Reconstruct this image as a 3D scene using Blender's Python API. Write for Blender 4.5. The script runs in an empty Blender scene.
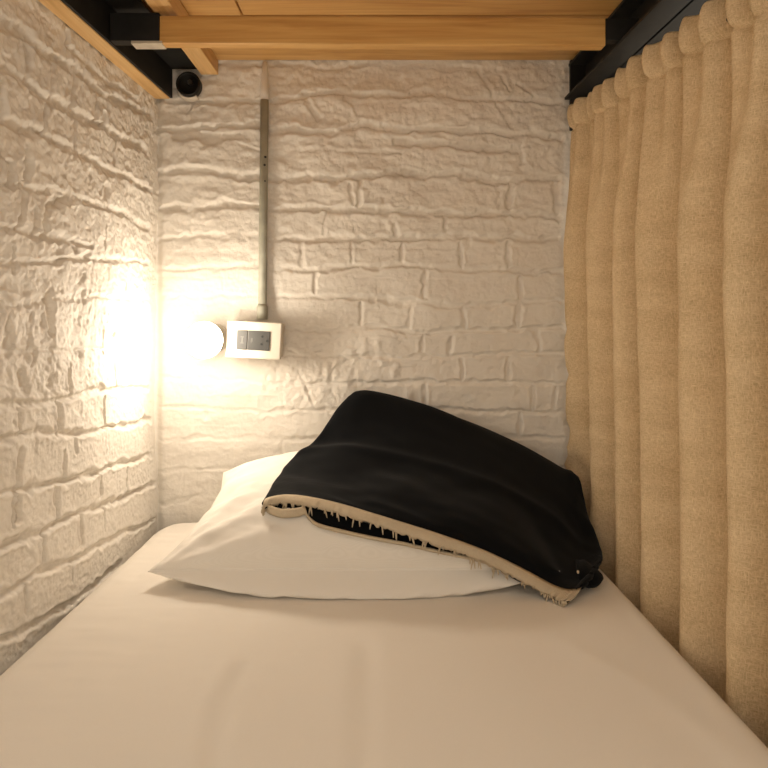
import bpy, bmesh, math, random
import numpy as np
from mathutils import Vector
from mathutils.bvhtree import BVHTree

random.seed(4)
SC = bpy.context.scene
COL = SC.collection
F, CX, CY, D0, ZC = 640.0, 378.0, 308.0, 1.45, 0.975   # focal px, principal point, wall distance, eye height


def P(x, d, z):
    """(right, distance from the eye, height from the eye) -> world"""
    return Vector((x, d - D0, z + ZC))


def pt(px, py, d):
    return ((px - CX) * d / F, d, (CY - py) * d / F)


# ------------------------------------------------------------------ materials
def new_mat(name):
    m = bpy.data.materials.new(name)
    m.use_nodes = True
    nt = m.node_tree
    return m, nt, nt.nodes['Principled BSDF']


def N(nt, t, **kw):
    n = nt.nodes.new(t)
    for k, v in kw.items():
        if k in n.inputs:
            n.inputs[k].default_value = v
        else:
            setattr(n, k, v)
    return n


def ramp(nt, fac, stops):
    r = nt.nodes.new('ShaderNodeValToRGB')
    e = r.color_ramp.elements
    while len(e) < len(stops):
        e.new(0.5)
    for i, (p, c) in enumerate(stops):
        e[i].position = p
        e[i].color = (*c, 1)
    nt.links.new(fac, r.inputs['Fac'])
    return r


def coords(nt, scale=(1, 1, 1), rot=(0, 0, 0)):
    tc = nt.nodes.new('ShaderNodeTexCoord')
    mp = nt.nodes.new('ShaderNodeMapping')
    mp.inputs['Scale'].default_value = scale
    mp.inputs['Rotation'].default_value = rot
    nt.links.new(tc.outputs['Object'], mp.inputs['Vector'])
    return mp.outputs['Vector']


def bump(nt, b, height, strength, dist):
    n = nt.nodes.new('ShaderNodeBump')
    n.inputs['Strength'].default_value = strength
    n.inputs['Distance'].default_value = dist
    nt.links.new(height, n.inputs['Height'])
    nt.links.new(n.outputs['Normal'], b.inputs['Normal'])
    return n


def mat_plain(name, c, rough=.6, metal=0.0, spec=.5, noise=.1, scale=40, bmp=0.0):
    m, nt, b = new_mat(name)
    v = coords(nt)
    t = N(nt, 'ShaderNodeTexNoise', Scale=scale, Detail=4.0)
    nt.links.new(v, t.inputs['Vector'])
    lo = tuple(x * (1 - noise) for x in c)
    hi = tuple(min(1, x * (1 + noise)) for x in c)
    r = ramp(nt, t.outputs['Fac'], [(.3, lo), (.7, hi)])
    nt.links.new(r.outputs['Color'], b.inputs['Base Color'])
    b.inputs['Roughness'].default_value = rough
    b.inputs['Metallic'].default_value = metal
    b.inputs['Specular IOR Level'].default_value = spec
    if bmp:
        bump(nt, b, t.outputs['Fac'], bmp, .002)
    return m


def mat_linen():
    """loosely woven linen: irregular weft and warp threads"""
    m, nt, b = new_mat('tan_linen_weave')
    v1 = coords(nt, (110, 150, 1100))
    v2 = coords(nt, (110, 1100, 190))
    v3 = coords(nt, (4, 9, 30))
    a = N(nt, 'ShaderNodeTexNoise', Scale=1.0, Detail=2.0)
    nt.links.new(v1, a.inputs['Vector'])
    c = N(nt, 'ShaderNodeTexNoise', Scale=1.0, Detail=2.0)
    nt.links.new(v2, c.inputs['Vector'])
    e = N(nt, 'ShaderNodeTexNoise', Scale=1.0, Detail=3.0)
    nt.links.new(v3, e.inputs['Vector'])
    mx = N(nt, 'ShaderNodeMath', operation='MAXIMUM')
    nt.links.new(a.outputs['Fac'], mx.inputs[0])
    nt.links.new(c.outputs['Fac'], mx.inputs[1])
    ad = N(nt, 'ShaderNodeMath', operation='MULTIPLY_ADD')
    nt.links.new(e.outputs['Fac'], ad.inputs[0])
    ad.inputs[1].default_value = .35
    nt.links.new(mx.outputs[0], ad.inputs[2])
    r = ramp(nt, ad.outputs[0], [(.50, (.53, .38, .21)), (.72, (.73, .555, .34)), (.95, (.90, .73, .495))])
    nt.links.new(r.outputs['Color'], b.inputs['Base Color'])
    bump(nt, b, mx.outputs[0], .8, .0018)
    b.inputs['Roughness'].default_value = .88
    b.inputs['Specular IOR Level'].default_value = .15
    tr = N(nt, 'ShaderNodeBsdfTranslucent')
    nt.links.new(r.outputs['Color'], tr.inputs['Color'])
    mix = N(nt, 'ShaderNodeMixShader', Fac=.06)
    nt.links.new(b.outputs[0], mix.inputs[1])
    nt.links.new(tr.outputs[0], mix.inputs[2])
    nt.links.new(mix.outputs[0], nt.nodes['Material Output'].inputs['Surface'])
    return m


def mat_wall():
    m, nt, b = new_mat('white_painted_brick')
    v = coords(nt)
    t = N(nt, 'ShaderNodeTexNoise', Scale=9.0, Detail=6.0, Roughness=.6)
    nt.links.new(v, t.inputs['Vector'])
    r = ramp(nt, t.outputs['Fac'], [(.3, (.79, .735, .66)), (.7, (.85, .80, .725))])
    nt.links.new(r.outputs['Color'], b.inputs['Base Color'])
    f = N(nt, 'ShaderNodeTexNoise', Scale=170.0, Detail=6.0, Roughness=.7)
    nt.links.new(v, f.inputs['Vector'])
    bump(nt, b, f.outputs['Fac'], .55, .0025)
    b.inputs['Roughness'].default_value = .62
    b.inputs['Specular IOR Level'].default_value = .3
    return m


def mat_wood(name, axis, a, c, dark, off=0.0):
    """pine with grain running along axis (0 = x, 1 = y)"""
    m, nt, b = new_mat(name)
    sc = [14, 14, 14]
    sc[axis] = 1.0
    v = coords(nt, tuple(sc))
    t = N(nt, 'ShaderNodeTexNoise', Scale=3.2, Detail=6.0, Distortion=1.4)
    t.noise_dimensions = '4D'
    t.inputs['W'].default_value = off
    nt.links.new(v, t.inputs['Vector'])
    r = ramp(nt, t.outputs['Fac'], [(.25, dark), (.45, a), (.72, c)])
    sc2 = [240, 240, 240]
    sc2[axis] = 6
    v2 = coords(nt, tuple(sc2))
    g = N(nt, 'ShaderNodeTexNoise', Scale=1.0, Detail=3.0)
    nt.links.new(v2, g.inputs['Vector'])
    mx = N(nt, 'ShaderNodeMixRGB', blend_type='MULTIPLY', Fac=.35)
    gr = ramp(nt, g.outputs['Fac'], [(.3, (.72, .66, .6)), (.6, (1, 1, 1))])
    nt.links.new(r.outputs['Color'], mx.inputs['Color1'])
    nt.links.new(gr.outputs['Color'], mx.inputs['Color2'])
    nt.links.new(mx.outputs['Color'], b.inputs['Base Color'])
    bump(nt, b, g.outputs['Fac'], .25, .001)
    b.inputs['Roughness'].default_value = .48
    b.inputs['Specular IOR Level'].default_value = .4
    return m


def mat_cloth(name, c1, c2, freq, strength, dist, axes, rough=.9, sheen=0.0, trans=0.0, slub=.5):
    m, nt, b = new_mat(name)
    v = coords(nt)
    hs = []
    for i, ax in enumerate(axes):
        w = N(nt, 'ShaderNodeTexWave', Scale=freq, Distortion=1.3, Detail=2.0)
        w.inputs['Detail Scale'].default_value = 2.0
        w.bands_direction = ax
        nt.links.new(v, w.inputs['Vector'])
        hs.append(w.outputs['Fac'])
    mul = N(nt, 'ShaderNodeMath', operation='MULTIPLY')
    nt.links.new(hs[0], mul.inputs[0])
    nt.links.new(hs[1], mul.inputs[1])
    t = N(nt, 'ShaderNodeTexNoise', Scale=freq * .9, Detail=4.0, Roughness=.7)
    nt.links.new(v, t.inputs['Vector'])
    add = N(nt, 'ShaderNodeMath', operation='MULTIPLY_ADD')
    nt.links.new(t.outputs['Fac'], add.inputs[0])
    add.inputs[1].default_value = slub
    nt.links.new(mul.outputs[0], add.inputs[2])
    r = ramp(nt, add.outputs[0], [(.15, c1), (.95, c2)])
    nt.links.new(r.outputs['Color'], b.inputs['Base Color'])
    bump(nt, b, add.outputs[0], strength, dist)
    b.inputs['Roughness'].default_value = rough
    b.inputs['Specular IOR Level'].default_value = .12
    b.inputs['Sheen Weight'].default_value = sheen
    if trans:
        tr = N(nt, 'ShaderNodeBsdfTranslucent')
        nt.links.new(r.outputs['Color'], tr.inputs['Color'])
        mix = N(nt, 'ShaderNodeMixShader', Fac=trans)
        out = nt.nodes['Material Output']
        nt.links.new(b.outputs[0], mix.inputs[1])
        nt.links.new(tr.outputs[0], mix.inputs[2])
        nt.links.new(mix.outputs[0], out.inputs['Surface'])
    return m


M_WALL = mat_wall()
M_PINE_X = mat_wood('pine_across', 0, (.60, .33, .10), (.72, .44, .155), (.46, .22, .06))
M_PINE_X2 = mat_wood('pine_board', 0, (.58, .33, .11), (.70, .44, .17), (.44, .22, .065), 3.3)
M_PINE_Y = mat_wood('pine_along', 1, (.72, .45, .19), (.82, .56, .27), (.58, .33, .11), 7.1)
M_STEEL = mat_plain('black_painted_steel', (.017, .016, .0145), rough=.55, spec=.2, noise=.25, scale=30, bmp=.1)
M_BARE = mat_plain('pale_bare_metal', (.62, .56, .46), rough=.35, metal=.3, noise=.15)
M_SHEET = mat_cloth('off_white_sheet', (.79, .735, .665), (.84, .785, .715), 420, .06, .0006, ('X', 'Y'))
M_PILLOW = mat_cloth('off_white_pillowcase', (.83, .785, .72), (.88, .835, .775), 420, .06, .0006, ('X', 'Y'))
M_BLACK = mat_cloth('black_woven_cotton', (.0015, .0019, .0026), (.0045, .0056, .0075), 300, .35, .0008, ('X', 'Z'), sheen=.06)
M_CREAM = mat_cloth('cream_cotton_hem', (.58, .47, .33), (.80, .69, .52), 260, .6, .0015, ('X', 'Z'))
M_LINEN = mat_linen()
M_PLASTIC = mat_plain('ivory_plastic', (.66, .60, .51), rough=.4, noise=.03)
M_GREY = mat_plain('graphite_plastic', (.066, .064, .06), rough=.5, noise=.06)
M_DARK = mat_plain('dark_plastic', (.02, .02, .019), rough=.5, noise=.1)
M_MARK = mat_plain('pale_grey_print', (.22, .215, .20), rough=.6, noise=.05)
M_PIPE = mat_plain('grey_green_conduit', (.34, .33, .265), rough=.5, noise=.18, scale=25)
M_PAINT = mat_plain('white_wall_paint', (.70, .62, .52), rough=.65, noise=.08, scale=30, bmp=.3)
M_FLOOR = mat_plain('grey_concrete', (.22, .19, .16), rough=.7, noise=.2, scale=6)
M_BOLT = mat_plain('dull_bolt_metal', (.10, .09, .08), rough=.4, metal=.7)


def mat_bulb():
    m, nt, b = new_mat('glowing_bulb_glass')
    b.inputs['Base Color'].default_value = (1, .95, .85, 1)
    b.inputs['Emission Color'].default_value = (1.0, .87, .70, 1)
    b.inputs['Emission Strength'].default_value = 48.0
    return m


M_BULB = mat_bulb()


# ------------------------------------------------------------------ object helpers
def tag(o, label=None, cat=None, group=None, kind=None):
    if label: o['label'] = label
    if cat: o['category'] = cat
    if group: o['group'] = group
    if kind: o['kind'] = kind
    return o


def link(o, parent=None):
    COL.objects.link(o)
    if parent is not None:
        o.parent = parent
        o.matrix_parent_inverse = parent.matrix_basis.inverted()
    return o


def empty(name, loc, label, cat):
    o = bpy.data.objects.new(name, None)
    o.empty_display_size = .05
    o.location = loc
    link(o)
    return tag(o, label, cat)


def from_bm(name, bm, mat, parent=None, smooth=True, mats=None):
    bmesh.ops.recalc_face_normals(bm, faces=bm.faces)
    me = bpy.data.meshes.new(name)
    bm.to_mesh(me)
    bm.free()
    for mm in (mats or [mat]):
        me.materials.append(mm)
    for p in me.polygons:
        p.use_smooth = smooth
    return link(bpy.data.objects.new(name, me), parent)


def box(bm, x0, x1, d0, d1, z0, z1, bev=.0015, seg=2):
    vs = [bm.verts.new(P(x, d, z)) for x in (x0, x1) for d in (d0, d1) for z in (z0, z1)]
    q = [(0, 1, 3, 2), (4, 6, 7, 5), (0, 4, 5, 1), (2, 3, 7, 6), (0, 2, 6, 4), (1, 5, 7, 3)]
    fs = [bm.faces.new([vs[i] for i in f]) for f in q]
    bmesh.ops.recalc_face_normals(bm, faces=fs)
    if bev:
        es = list({e for f in fs for e in f.edges})
        bmesh.ops.bevel(bm, geom=es, offset=bev, segments=seg, affect='EDGES', profile=.5)


def tube(bm, pts, radii, seg=14, cap=True):
    pts = [Vector(p) for p in pts]
    rings = []
    for i, p in enumerate(pts):
        a = pts[max(i - 1, 0)]
        b = pts[min(i + 1, len(pts) - 1)]
        t = (b - a).normalized()
        u = t.cross(Vector((0, 1, 0)) if abs(t.y) < .9 else Vector((1, 0, 0))).normalized()
        w = t.cross(u)
        r = radii[i] if hasattr(radii, '__len__') else radii
        rings.append([bm.verts.new(p + (u * math.cos(k * 2 * math.pi / seg) + w * math.sin(k * 2 * math.pi / seg)) * r)
                      for k in range(seg)])
    for a, b in zip(rings, rings[1:]):
        for k in range(seg):
            bm.faces.new((a[k], a[(k + 1) % seg], b[(k + 1) % seg], b[k]))
    if cap:
        bm.faces.new(rings[0][::-1])
        bm.faces.new(rings[-1])


def grid_mesh(name, pts, mat, parent=None, closed_v=False, smooth=True):
    """pts: array (ni, nj, 3)"""
    ni, nj = pts.shape[:2]
    me = bpy.data.meshes.new(name)
    idx = np.arange(ni * nj).reshape(ni, nj)
    if closed_v:
        idx = np.concatenate([idx, idx[:, :1]], 1)
    q = np.stack([idx[:-1, :-1], idx[1:, :-1], idx[1:, 1:], idx[:-1, 1:]], -1).reshape(-1, 4)
    me.from_pydata(pts.reshape(-1, 3).tolist(), [], q.tolist())
    me.materials.append(mat)
    for p in me.polygons:
        p.use_smooth = smooth
    me.update()
    return link(bpy.data.objects.new(name, me), parent)


def thicken(o, t, offset=-1):
    m = o.modifiers.new('thickness', 'SOLIDIFY')
    m.thickness = t
    m.offset = offset
    return o


# ------------------------------------------------------------------ noise
def vnoise(u, v, f, seed):
    rs = np.random.RandomState(seed)
    T = rs.rand(256, 256) * 2 - 1
    u = u * f + 1000
    v = v * f + 1000
    iu = np.floor(u).astype(int)
    iv = np.floor(v).astype(int)
    fu = u - iu
    fv = v - iv
    fu = fu ** 3 * (fu * (6 * fu - 15) + 10)
    fv = fv ** 3 * (fv * (6 * fv - 15) + 10)
    g = lambda a, b: T[a % 256, b % 256]
    return ((g(iu, iv) * (1 - fu) + g(iu + 1, iv) * fu) * (1 - fv)
            + (g(iu, iv + 1) * (1 - fu) + g(iu + 1, iv + 1) * fu) * fv)


def fbm(u, v, f, seed, octv=3, gain=.5):
    s = 0
    a = 1.0
    for k in range(octv):
        s = s + a * vnoise(u, v, f * 2 ** k, seed + k)
        a *= gain
    return s


def smooth(a, b, x):
    t = np.clip((x - a) / (b - a), 0, 1)
    return t * t * (3 - 2 * t)


def seg_dist(u, v, a, b):
    ax, ay = a
    bx, by = b
    dx, dy = bx - ax, by - ay
    L = dx * dx + dy * dy + 1e-12
    t = np.clip(((u - ax) * dx + (v - ay) * dy) / L, 0, 1)
    return np.hypot(u - ax - t * dx, v - ay - t * dy)


def carve(h, u, v, uw, vw, feats):
    """feats: (polyline in wall metres, half width, depth).  Grooves never stack up deeper than the deepest."""
    g = np.zeros_like(h)
    mod = np.clip(1 + .5 * fbm(u, v, 26, 611, 3, .6), .45, 1.7)
    wob = 1 + .45 * fbm(u, v, 48, 621, 2, .6)
    for poly, w, dep in feats:
        for a, b in zip(poly, poly[1:]):
            m = (u > min(a[0], b[0]) - 5 * w - .01) & (u < max(a[0], b[0]) + 5 * w + .01) & \
                (v > min(a[1], b[1]) - 5 * w - .01) & (v < max(a[1], b[1]) + 5 * w + .01)
            if not m.any():
                continue
            d = seg_dist(uw[m], vw[m], a, b)
            d = d / np.clip(wob[m], .4, 1.7)
            c = mod[m] * dep * (np.exp(-(d / w) ** 3.2) - .16 * np.exp(-((d - 1.9 * w) / (.7 * w)) ** 2))
            cur = g[m]
            g[m] = np.where(np.abs(c) > np.abs(cur), c, cur)
    return h - g


# ------------------------------------------------------------------ brick walls
def solid_wall(name, front, back_off, mat):
    """front: (ni, nj, 3) relief; closed into a slab by pushing its rim back by back_off"""
    ni, nj = front.shape[:2]
    n = ni * nj
    idx = np.arange(n).reshape(ni, nj)
    q = np.stack([idx[:-1, :-1], idx[1:, :-1], idx[1:, 1:], idx[:-1, 1:]], -1).reshape(-1, 4).tolist()
    rim = list(idx[:, 0]) + list(idx[-1, 1:]) + list(idx[-2::-1, -1]) + list(idx[0, -2:0:-1])
    v = front.reshape(-1, 3)
    ax = int(np.argmax(np.abs(back_off)))
    bk = v[rim].copy()
    bk[:, ax] = back_off[ax]
    verts = np.concatenate([v, bk]).tolist()
    m = len(rim)
    for i in range(m):
        j = (i + 1) % m
        q.append([int(rim[i]), n + i, n + j, int(rim[j])])
    q.append([n + i for i in range(m)])
    me = bpy.data.meshes.new(name)
    me.from_pydata(verts, [], q)
    me.materials.append(mat)
    me.polygons.foreach_set('use_smooth', [True] * (len(me.polygons) - 1) + [False])
    me.update()
    bm = bmesh.new()
    bm.from_mesh(me)
    bmesh.ops.recalc_face_normals(bm, faces=bm.faces)
    bm.to_mesh(me)
    bm.free()
    o = link(bpy.data.objects.new(name, me))
    return tag(o, kind='structure')


S = D0 / F


def bw(pts):
    return [((x - CX) * S, (CY - y) * S) for x, y in pts]


# mortar joints of the back wall (course lines, then upright joints): points, half width (px), depth (mm)
BACK = [
    ([(156, 66), (200, 64), (259, 66), (309, 65), (325, 69), (360, 64), (420, 66), (480, 70)], 2.6, 3.0),
    ([(156, 100), (199, 102), (259, 101), (300, 98), (330, 93), (368, 95), (428, 95), (475, 99), (560, 102)], 2.6, 4.2),
    ([(156, 129), (200, 128), (259, 125), (269, 131), (330, 132), (360, 126), (409, 129), (470, 132), (505, 133), (560, 137)], 3.0, 6.0),
    ([(177, 136), (196, 134), (216, 140)], 5.0, 5.5),
    ([(225, 139), (240, 137)], 3.5, 4.0),
    ([(395, 140), (423, 144), (470, 148), (519, 152)], 3.2, 6.0),
    ([(300, 150), (350, 153), (400, 151)], 2.2, 1.6),
    ([(158, 172), (190, 168), (220, 172), (259, 176), (270, 178), (320, 178), (360, 178), (387, 174), (425, 175), (461, 173), (510, 180), (557, 177)], 3.2, 6.5),
    ([(462, 176), (505, 181)], 4.2, 6.0),
    ([(158, 209), (190, 208), (226, 203), (259, 206), (269, 209), (360, 210), (442, 214), (513, 214), (557, 217)], 3.2, 6.5),
    ([(158, 238), (202, 236), (246, 236), (280, 240), (330, 238), (360, 240), (396, 239), (430, 238), (441, 236), (500, 238), (557, 239)], 2.8, 5.0),
    ([(228, 234), (246, 237)], 4.0, 4.5),
    ([(158, 270), (200, 269), (257, 267), (300, 270), (360, 267), (396, 265), (450, 268), (502, 271), (560, 272)], 2.4, 4.0),
    ([(158, 298), (193, 296), (214, 294), (300, 296), (371, 298), (415, 304), (461, 305), (519, 301), (560, 301)], 2.4, 3.6),
    ([(371, 298), (400, 300), (415, 304)], 3.4, 4.2),
    ([(158, 336), (300, 330), (376, 328), (426, 332), (470, 331), (535, 330), (562, 328)], 2.4, 4.0),
    ([(280, 356), (330, 355), (415, 358), (456, 356), (538, 354), (562, 354)], 2.2, 3.2),
    ([(158, 376), (198, 378), (300, 384), (396, 383), (461, 382), (510, 383), (562, 383)], 2.2, 3.0),
    ([(158, 408), (199, 408), (260, 412), (330, 410), (426, 409), (475, 410), (546, 412), (562, 412)], 2.2, 3.0),
    ([(160, 441), (200, 438), (300, 440), (430, 438), (516, 438), (562, 438)], 2.2, 2.6),
    ([(160, 471), (205, 468), (330, 470), (562, 468)], 2.2, 2.6),
    ([(160, 504), (205, 496), (330, 500), (562, 497)], 2.4, 3.0),
    # upright joints and scars
    ([(309, 103), (313, 110), (317, 119)], 3.2, 4.0), ([(345, 97), (352, 103), (356, 114)], 3.6, 3.5),
    ([(480, 73), (491, 94), (500, 110), (511, 126)], 1.8, 3.2), ([(497, 72), (508, 90)], 1.6, 2.2),
    ([(516, 84), (528, 92), (541, 104)], 1.8, 2.8), ([(521, 148), (523, 164)], 2.2, 4.0),
    ([(362, 182), (359, 206)], 2.6, 4.0), ([(352, 184), (353, 203)], 2.0, 3.0), ([(510, 182), (510, 207)], 3.6, 6.0),
    ([(556, 180), (556, 212)], 3.2, 4.0), ([(445, 214), (445, 230)], 2.0, 4.5), ([(394, 226), (397, 240)], 2.4, 4.0),
    ([(325, 214), (325, 236)], 1.8, 1.6), ([(238, 143), (262, 152)], 1.8, 2.8), ([(196, 100), (187, 112)], 1.8, 2.4),
    ([(190, 210), (192, 236)], 1.8, 1.8), ([(301, 243), (302, 266)], 2.2, 3.0), ([(351, 243), (352, 264)], 2.0, 2.6),
    ([(403, 243), (403, 264)], 2.2, 3.0), ([(460, 243), (460, 266)], 2.0, 3.2), ([(507, 243), (508, 270)], 2.4, 3.4),
    ([(315, 273), (316, 294)], 2.0, 2.4), ([(426, 271), (425, 299)], 2.4, 4.4), ([(519, 278), (519, 302)], 2.0, 3.6),
    ([(361, 302), (362, 326)], 2.0, 2.4), ([(412, 306), (408, 326)], 2.0, 2.6), ([(464, 306), (464, 328)], 2.2, 3.8),
    ([(518, 303), (518, 327)], 2.6, 4.4), ([(423, 333), (421, 354)], 2.0, 3.0), ([(451, 340), (449, 356)], 3.2, 3.2),
    ([(538, 332), (538, 353)], 2.4, 3.8), ([(461, 360), (461, 381)], 2.0, 2.8), ([(510, 360), (509, 382)], 2.2, 3.4),
    ([(426, 386), (426, 406)], 2.0, 2.6), ([(534, 387), (534, 409)], 2.4, 3.6), ([(556, 387), (555, 409)], 2.0, 2.8),
    ([(519, 414), (519, 437)], 2.0, 2.6), ([(198, 380), (198, 406)], 1.8, 2.0), ([(207, 407), (207, 419)], 1.6, 3.2),
    ([(232, 440), (232, 468)], 1.6, 1.4), ([(281, 443), (281, 456)], 1.6, 2.4), ([(183, 471), (183, 500)], 1.6, 1.6),
    ([(222, 272), (222, 294)], 1.6, 1.6), ([(172, 240), (173, 268)], 1.6, 1.6), ([(288, 350), (305, 356), (318, 349)], 2.2, 2.8),
    ([(300, 372), (306, 390), (312, 404)], 1.8, 2.2), ([(330, 378), (338, 366), (352, 360)], 2.0, 2.4),
]


def build_back_wall():
    u1 = np.concatenate([np.linspace(-.62, -.53, 4), np.arange(-.525, .455, .0022), np.linspace(.47, .72, 9)])
    v1 = np.concatenate([np.linspace(-.975, -.50, 12), np.arange(-.48, .60, .0022), np.linspace(.63, .78, 5)])
    u, v = np.meshgrid(u1, v1, indexing='ij')
    wu = u + .0042 * vnoise(u, v, 22, 3) + .0017 * fbm(u, v, 80, 5, 2)
    wv = v + .0042 * vnoise(u, v, 20, 7) + .0017 * fbm(u, v, 75, 9, 2)
    h = np.zeros_like(u)
    rough = .55 + .75 * smooth(.0, .45, v)             # the upper courses are lumpier
    h += .0042 * vnoise(u, v * 1.6, 7, 21)
    h += .0021 * rough * fbm(u, v * 2.0, 16, 23, 3, .55)
    h += .0009 * rough * fbm(u, v, 65, 31, 4, .65)
    # brick faces sit at slightly different heights
    row = np.floor(wv / .0665)
    colb = np.floor((wu + .105 * (row % 2)) / .21)
    rnd = np.sin(row * 12.9898 + colb * 78.233) * 43758.5453
    h += .0012 * (rnd - np.floor(rnd) - .5) * 2 * 0.6
    # trowelled lumps to the right of the switch box
    for (x, y, r, a) in ((330, 365, 14, .003), (352, 352, 9, .003), (366, 350, 7, .003), (395, 374, 8, .005), (310, 378, 12, .003),
                         (378, 345, 6, .003), (345, 384, 9, .003), (399, 366, 5, .003), (320, 395, 12, .0025), (296, 336, 12, .002),
                         (410, 395, 9, .003), (382, 362, 9, .003)):
        (a0, b0), = bw([(x, y)])
        h += a * np.exp(-((wu - a0) ** 2 + (wv - b0) ** 2) / (r * S * .6) ** 2)
    pocket = np.exp(-(((u + .16) / .12) ** 2 + ((v + .14) / .09) ** 2))
    h += .0016 * pocket * fbm(u, v, 95, 77, 2, .6)
    h0 = h.copy()
    h = carve(h, u, v, wu, wv, [(bw(p), w * S, dep * .001 * 1.15) for p, w, dep in BACK])
    soft = smooth(.36, .12, v) * smooth(-.10, -.26, u)          # thick paint around the lamp
    h = h0 + (h - h0) * (1 - .62 * soft)
    # rounded, recessed inner corner on the left
    h -= .010 * np.exp(-((u + .503) / .011) ** 2)
    pts = np.stack([u, -h, v + ZC], -1)
    return solid_wall('wall_back', pts, (0, .12, 0), M_WALL), u1, v1, h


XL, KL = -.503, .045


def lw(pts):
    out = []
    for x, y in pts:
        d = (-XL + KL * D0) / ((CX - x) / F + KL)
        out.append((D0 - d, (CY - y) * d / F))
    return out


LEFT = [  # course lines
    ([(65, 44), (90, 65), (110, 83), (140, 104)], 3.0, 5.5),
    ([(-30, -8), (0, 16), (12, 24), (50, 56), (69, 67), (90, 83), (110, 97), (133, 108), (152, 118)], 4.4, 9.0),
    ([(-30, 44), (0, 62), (12, 71), (50, 98), (69, 108), (100, 125), (112, 133), (145, 150)], 4.4, 9.0),
    ([(-30, 110), (0, 119), (23, 127), (44, 135), (69, 150), (100, 165), (125, 176), (150, 190)], 3.6, 7.0),
    ([(-30, 170), (0, 181), (40, 188), (70, 195), (100, 205), (123, 212), (150, 227)], 3.0, 5.0),
    ([(-30, 228), (0, 229), (15, 229), (50, 236), (90, 246)], 3.0, 4.5),
    ([(-30, 262), (0, 265), (40, 262), (85, 258), (133, 260), (150, 262)], 2.4, 3.6),
    ([(-30, 310), (0, 305), (40, 300), (90, 298), (150, 300)], 2.2, 2.6),
    ([(0, 352), (50, 351), (79, 351), (130, 345), (150, 345)], 2.2, 2.8),
    ([(-30, 410), (0, 406), (33, 402), (56, 400), (69, 398), (102, 392), (150, 388)], 2.8, 5.5),
    ([(-30, 440), (0, 440), (23, 434), (75, 434), (129, 425), (152, 420)], 2.8, 5.5),
    ([(-30, 500), (0, 494), (20, 490), (54, 484), (100, 471), (152, 455)], 3.0, 6.0),
    ([(-30, 560), (0, 547), (40, 533), (74, 517), (109, 504), (154, 484)], 3.2, 6.5),
    ([(-30, 618), (0, 599), (29, 579), (72, 560), (109, 542), (155, 519)], 3.0, 6.0),
    ([(-30, 660), (0, 639), (43, 622), (86, 593), (120, 565)], 3.0, 6.0),
    # upright joints
    ([(50, 64), (50, 94)], 3.0, 6), ([(27, 48), (27, 80)], 3.0, 6), ([(76, 77), (74, 105)], 2.6, 6), ([(96, 92), (96, 118)], 2.4, 5),
    ([(3, 83), (4, 114)], 3.2, 6), ([(46, 101), (45, 136)], 2.6, 5), ([(76, 116), (77, 148)], 2.6, 5), ([(66, 33), (66, 56)], 2.4, 5),
    ([(104, 112), (106, 128)], 3.0, 6), ([(114, 138), (114, 162)], 2.6, 6), ([(108, 96), (108, 108)], 2.4, 4),
    ([(27, 152), (27, 175)], 4.6, 7), ([(9, 168), (9, 184)], 4.2, 6), ([(23, 184), (21, 208), (18, 231)], 3.6, 6),
    ([(70, 197), (60, 201), (50, 208)], 5.5, 9), ([(49, 206), (46, 222), (48, 236)], 4.4, 8), ([(14, 250), (14, 272)], 2.0, 3),
    ([(38, 208), (36, 232)], 2.4, 3.5), ([(105, 183), (108, 204)], 3.0, 4.5), ([(105, 215), (105, 258)], 1.8, 2.5),
    ([(83, 258), (90, 255)], 3.6, 6), ([(105, 258), (110, 258)], 2.8, 5), ([(73, 247), (75, 249)], 3.4, 5.5),
    ([(8, 286), (24, 288)], 5.2, 7), ([(60, 288), (63, 292)], 3.2, 6), ([(86, 275), (82, 282)], 2.6, 5), ([(44, 276), (45, 282)], 2.4, 5),
    ([(51, 296), (51, 332)], 3.8, 7), ([(12, 330), (8, 345)], 5.5, 6), ([(31, 336), (32, 346)], 3.0, 5), ([(24, 378), (28, 390)], 5.0, 6),
    ([(48, 382), (52, 380)], 4.0, 7), ([(86, 292), (86, 300)], 2.6, 5), ([(36, 350), (33, 366)], 2.4, 4), ([(105, 328), (106, 352)], 2.4, 4.5),
    ([(117, 325), (116, 335)], 2.0, 4), ([(70, 370), (71, 394)], 2.4, 4), ([(117, 362), (118, 392)], 2.2, 4.5), ([(100, 388), (104, 390)], 3.2, 5),
    ([(21, 405), (20, 436)], 2.2, 4.5), ([(59, 402), (60, 434)], 4.2, 8), ([(105, 400), (105, 430)], 2.8, 6), ([(76, 434), (78, 452)], 2.2, 4),
    ([(19, 450), (18, 522)], 3.8, 6), ([(60, 487), (58, 521)], 3.2, 6), ([(100, 472), (101, 497)], 2.6, 6), ([(13, 494), (12, 527)], 2.4, 4),
    ([(66, 452), (66, 480)], 2.2, 3.5), ([(127, 468), (127, 490)], 1.8, 3), ([(44, 533), (44, 566)], 2.8, 6), ([(83, 518), (84, 543)], 2.2, 5),
    ([(107, 507), (106, 530)], 1.8, 3.5), ([(74, 561), (74, 580)], 2.2, 4), ([(28, 580), (28, 610)], 2.4, 4), ([(124, 300), (124, 318)], 2.2, 4),
    ([(126, 265), (126, 290)], 2.0, 3.5),
]


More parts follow.
